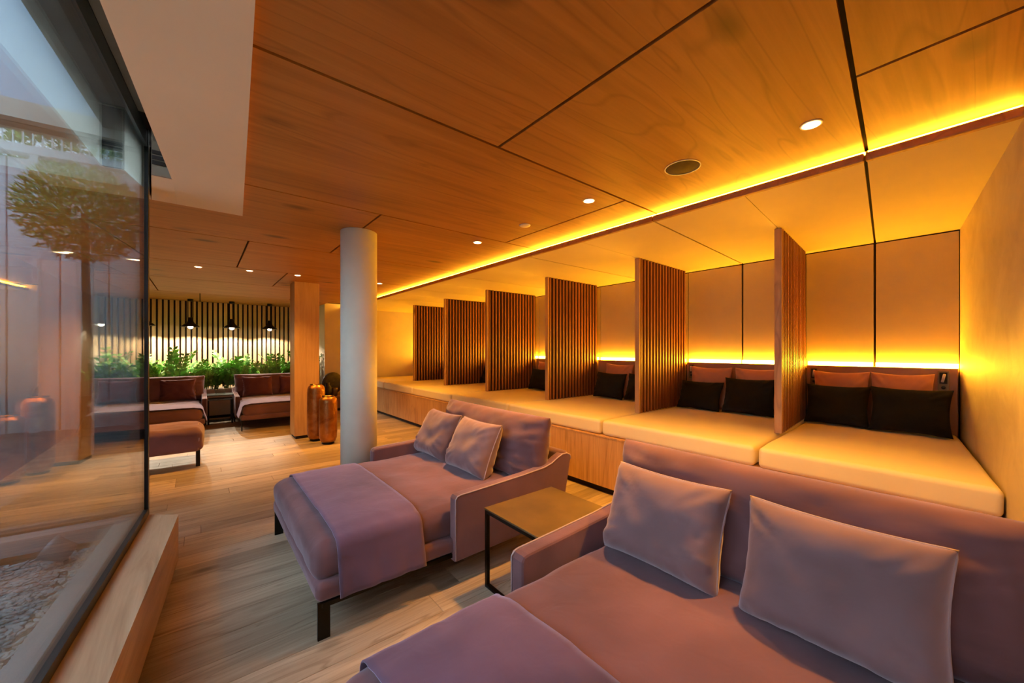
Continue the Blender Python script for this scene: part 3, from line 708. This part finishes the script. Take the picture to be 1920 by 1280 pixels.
# ================================================================== COURTYARD
gv = struct(box('floor_courtyard', -3.3, -.62, -1.4, 3.50, .10, .27, 'pebble'))
gv.location.x -= .0
bm = bmesh.new(); rg = random.Random(3)
base = bmesh.new(); bmesh.ops.create_icosphere(base, subdivisions=1, radius=1); bv = [v.co.copy() for v in base.verts]; bf = [[v.index for v in f.verts] for f in base.faces]; base.free()
V, Fc = [], []
for i in range(6500):
    yv = rg.uniform(.9, 3.50); x1 = G0.x + DW.x / DW.y * (yv - G0.y) - .15; x = x1 - rg.uniform(0, .85)
    r = rg.uniform(.007, .014); sx, sy, sz = r * rg.uniform(.8, 1.5), r * rg.uniform(.7, 1.1), r * rg.uniform(.4, .7); a = rg.uniform(0, 6.28); ca, sa = math.cos(a), math.sin(a); z = .272 + rg.uniform(0, .008); o = len(V)
    tl = rg.uniform(-.4, .4)
    for c in bv: V.append((x + c.x * sx * ca - c.y * sy * sa, yv + c.x * sx * sa + c.y * sy * ca, z + c.z * sz + c.x * sx * tl))
    for f in bf: Fc.append([o + q for q in f])
bm.free()
me = bpy.data.meshes.new('gravel'); me.from_pydata(V, [], Fc)
gr = link('gravel', me, 'pebble'); gr['kind'] = 'stuff'; tag(gr, 'grey gravel covering the courtyard behind the glass', 'gravel')
gl = empty('garden_spotlight', (-.62, 3.30, .285)); tag(gl, 'small silver garden spotlight lying on the gravel', 'spotlight')
link('head', lathe_me([(.03, -.06), (.05, -.05), (.06, .03), (.07, .05), (.066, .05), (.05, .04), (.001, .035)], 24), 'grey_frame', gl, (0, 0, .085), (-.2, -1.0, 0))
link('spike', tube_me([(.03, 0, 0), (.025, 0, .05)], .012, 8), 'black', gl)
# round bush (seen mirrored in the glass) and the white courtyard fence
def bush(loc, rad, z, label, seed, n=5200):
    r = empty('courtyard_tree', loc); tag(r, label, 'tree')
    link('trunk', tube_me([(0, 0, 0), (.03, .02, z * .5), (0, 0, z)], [.05, .04, .03], 8), 'trunk', r)
    rd = random.Random(seed); V, Fc = [], []
    for i in range(n):
        d = Vector((rd.gauss(0, 1), rd.gauss(0, 1), rd.gauss(0, 1))).normalized(); p = d * rad * (rd.random() ** .33) + Vector((0, 0, z)); l = rd.uniform(.05, .10)
        t = (d + Vector((rd.gauss(0, .6), rd.gauss(0, .6), rd.gauss(0, .6) + .3))).normalized(); s = t.cross(Vector((rd.gauss(0, 1), rd.gauss(0, 1), rd.gauss(0, 1)))).normalized() * l * .12; o = len(V)
        V += [p, p + t * l * .5 + s, p + t * l, p + t * l * .5 - s]; Fc.append((o, o + 1, o + 2, o + 3))
    me = bpy.data.meshes.new('foliage'); me.from_pydata(V, [], Fc); f = link('foliage', me, 'leaf_pale', r); f['kind'] = 'stuff'
bush((-1.42, 1.1, .27), .50, 2.75, 'round clipped courtyard tree mirrored in the glass wall', 5)
fn = struct(empty('wall_fence'))
for k in range(9): box('fence_panel', -3.28 + k * .27, -3.28 + k * .27 + .245, -1.42, -1.36, .1, 4.35, 'white_ext', fn)
for k in range(5): box('fence_post', -3.30 + k * .54, -3.22 + k * .54, -1.3599, -1.26, .1, 4.4, 'white_ext', fn)
box('fence_rail', -3.3, -.85, -1.44, -1.24, 4.4001, 4.52, 'white_ext', fn)
for k in range(24): box('railing_bar', -3.28 + k * .1, -3.265 + k * .1, -1.40, -1.385, 4.5201, 5.2, 'white_ext', fn)
hr = random.Random(9); V, Fc = [], []
for i in range(2600):
    p = Vector((hr.uniform(-3.2, -.9), hr.uniform(-1.9, -1.55), hr.uniform(4.3, 5.25))); t = Vector((hr.gauss(0, 1), hr.gauss(0, 1), hr.gauss(.4, .8))).normalized(); l = hr.uniform(.08, .16); w_ = t.cross(Vector((hr.gauss(0, 1), hr.gauss(0, 1), 1))).normalized() * l * .2; o = len(V)
    V += [p, p + t * l * .5 + w_, p + t * l, p + t * l * .5 - w_]; Fc.append((o, o + 1, o + 2, o + 3))
hm = bpy.data.meshes.new('hedge'); hm.from_pydata(V, [], Fc); ho = link('hedge', hm, 'leaf_pale'); ho['kind'] = 'stuff'; tag(ho, 'green hedge behind the white courtyard railing, mirrored in the glass', 'hedge')
struct(box('wall_terrace', -3.3, -.85, -2.0, -1.45, .0, 4.3, 'white_ext'))
struct(box('wall_courtyard_side', -3.45, -3.31, -2.4, 3.66, .0, 3.2, 'white_ext'))
fc = empty('upper_storey', (-3.6, 7.6, 3.2)); tag(fc, 'pale smooth upper storey rising above the glass wall fascia', 'building')
link('wall', me_box(-5, 2.43, -.1, 2.5, -.07, 6.0), 'facade', fc); link('corner_profile', me_box(2.4301, 2.53, -.13, .1, -.07, 6.0), 'grey_frame', fc)
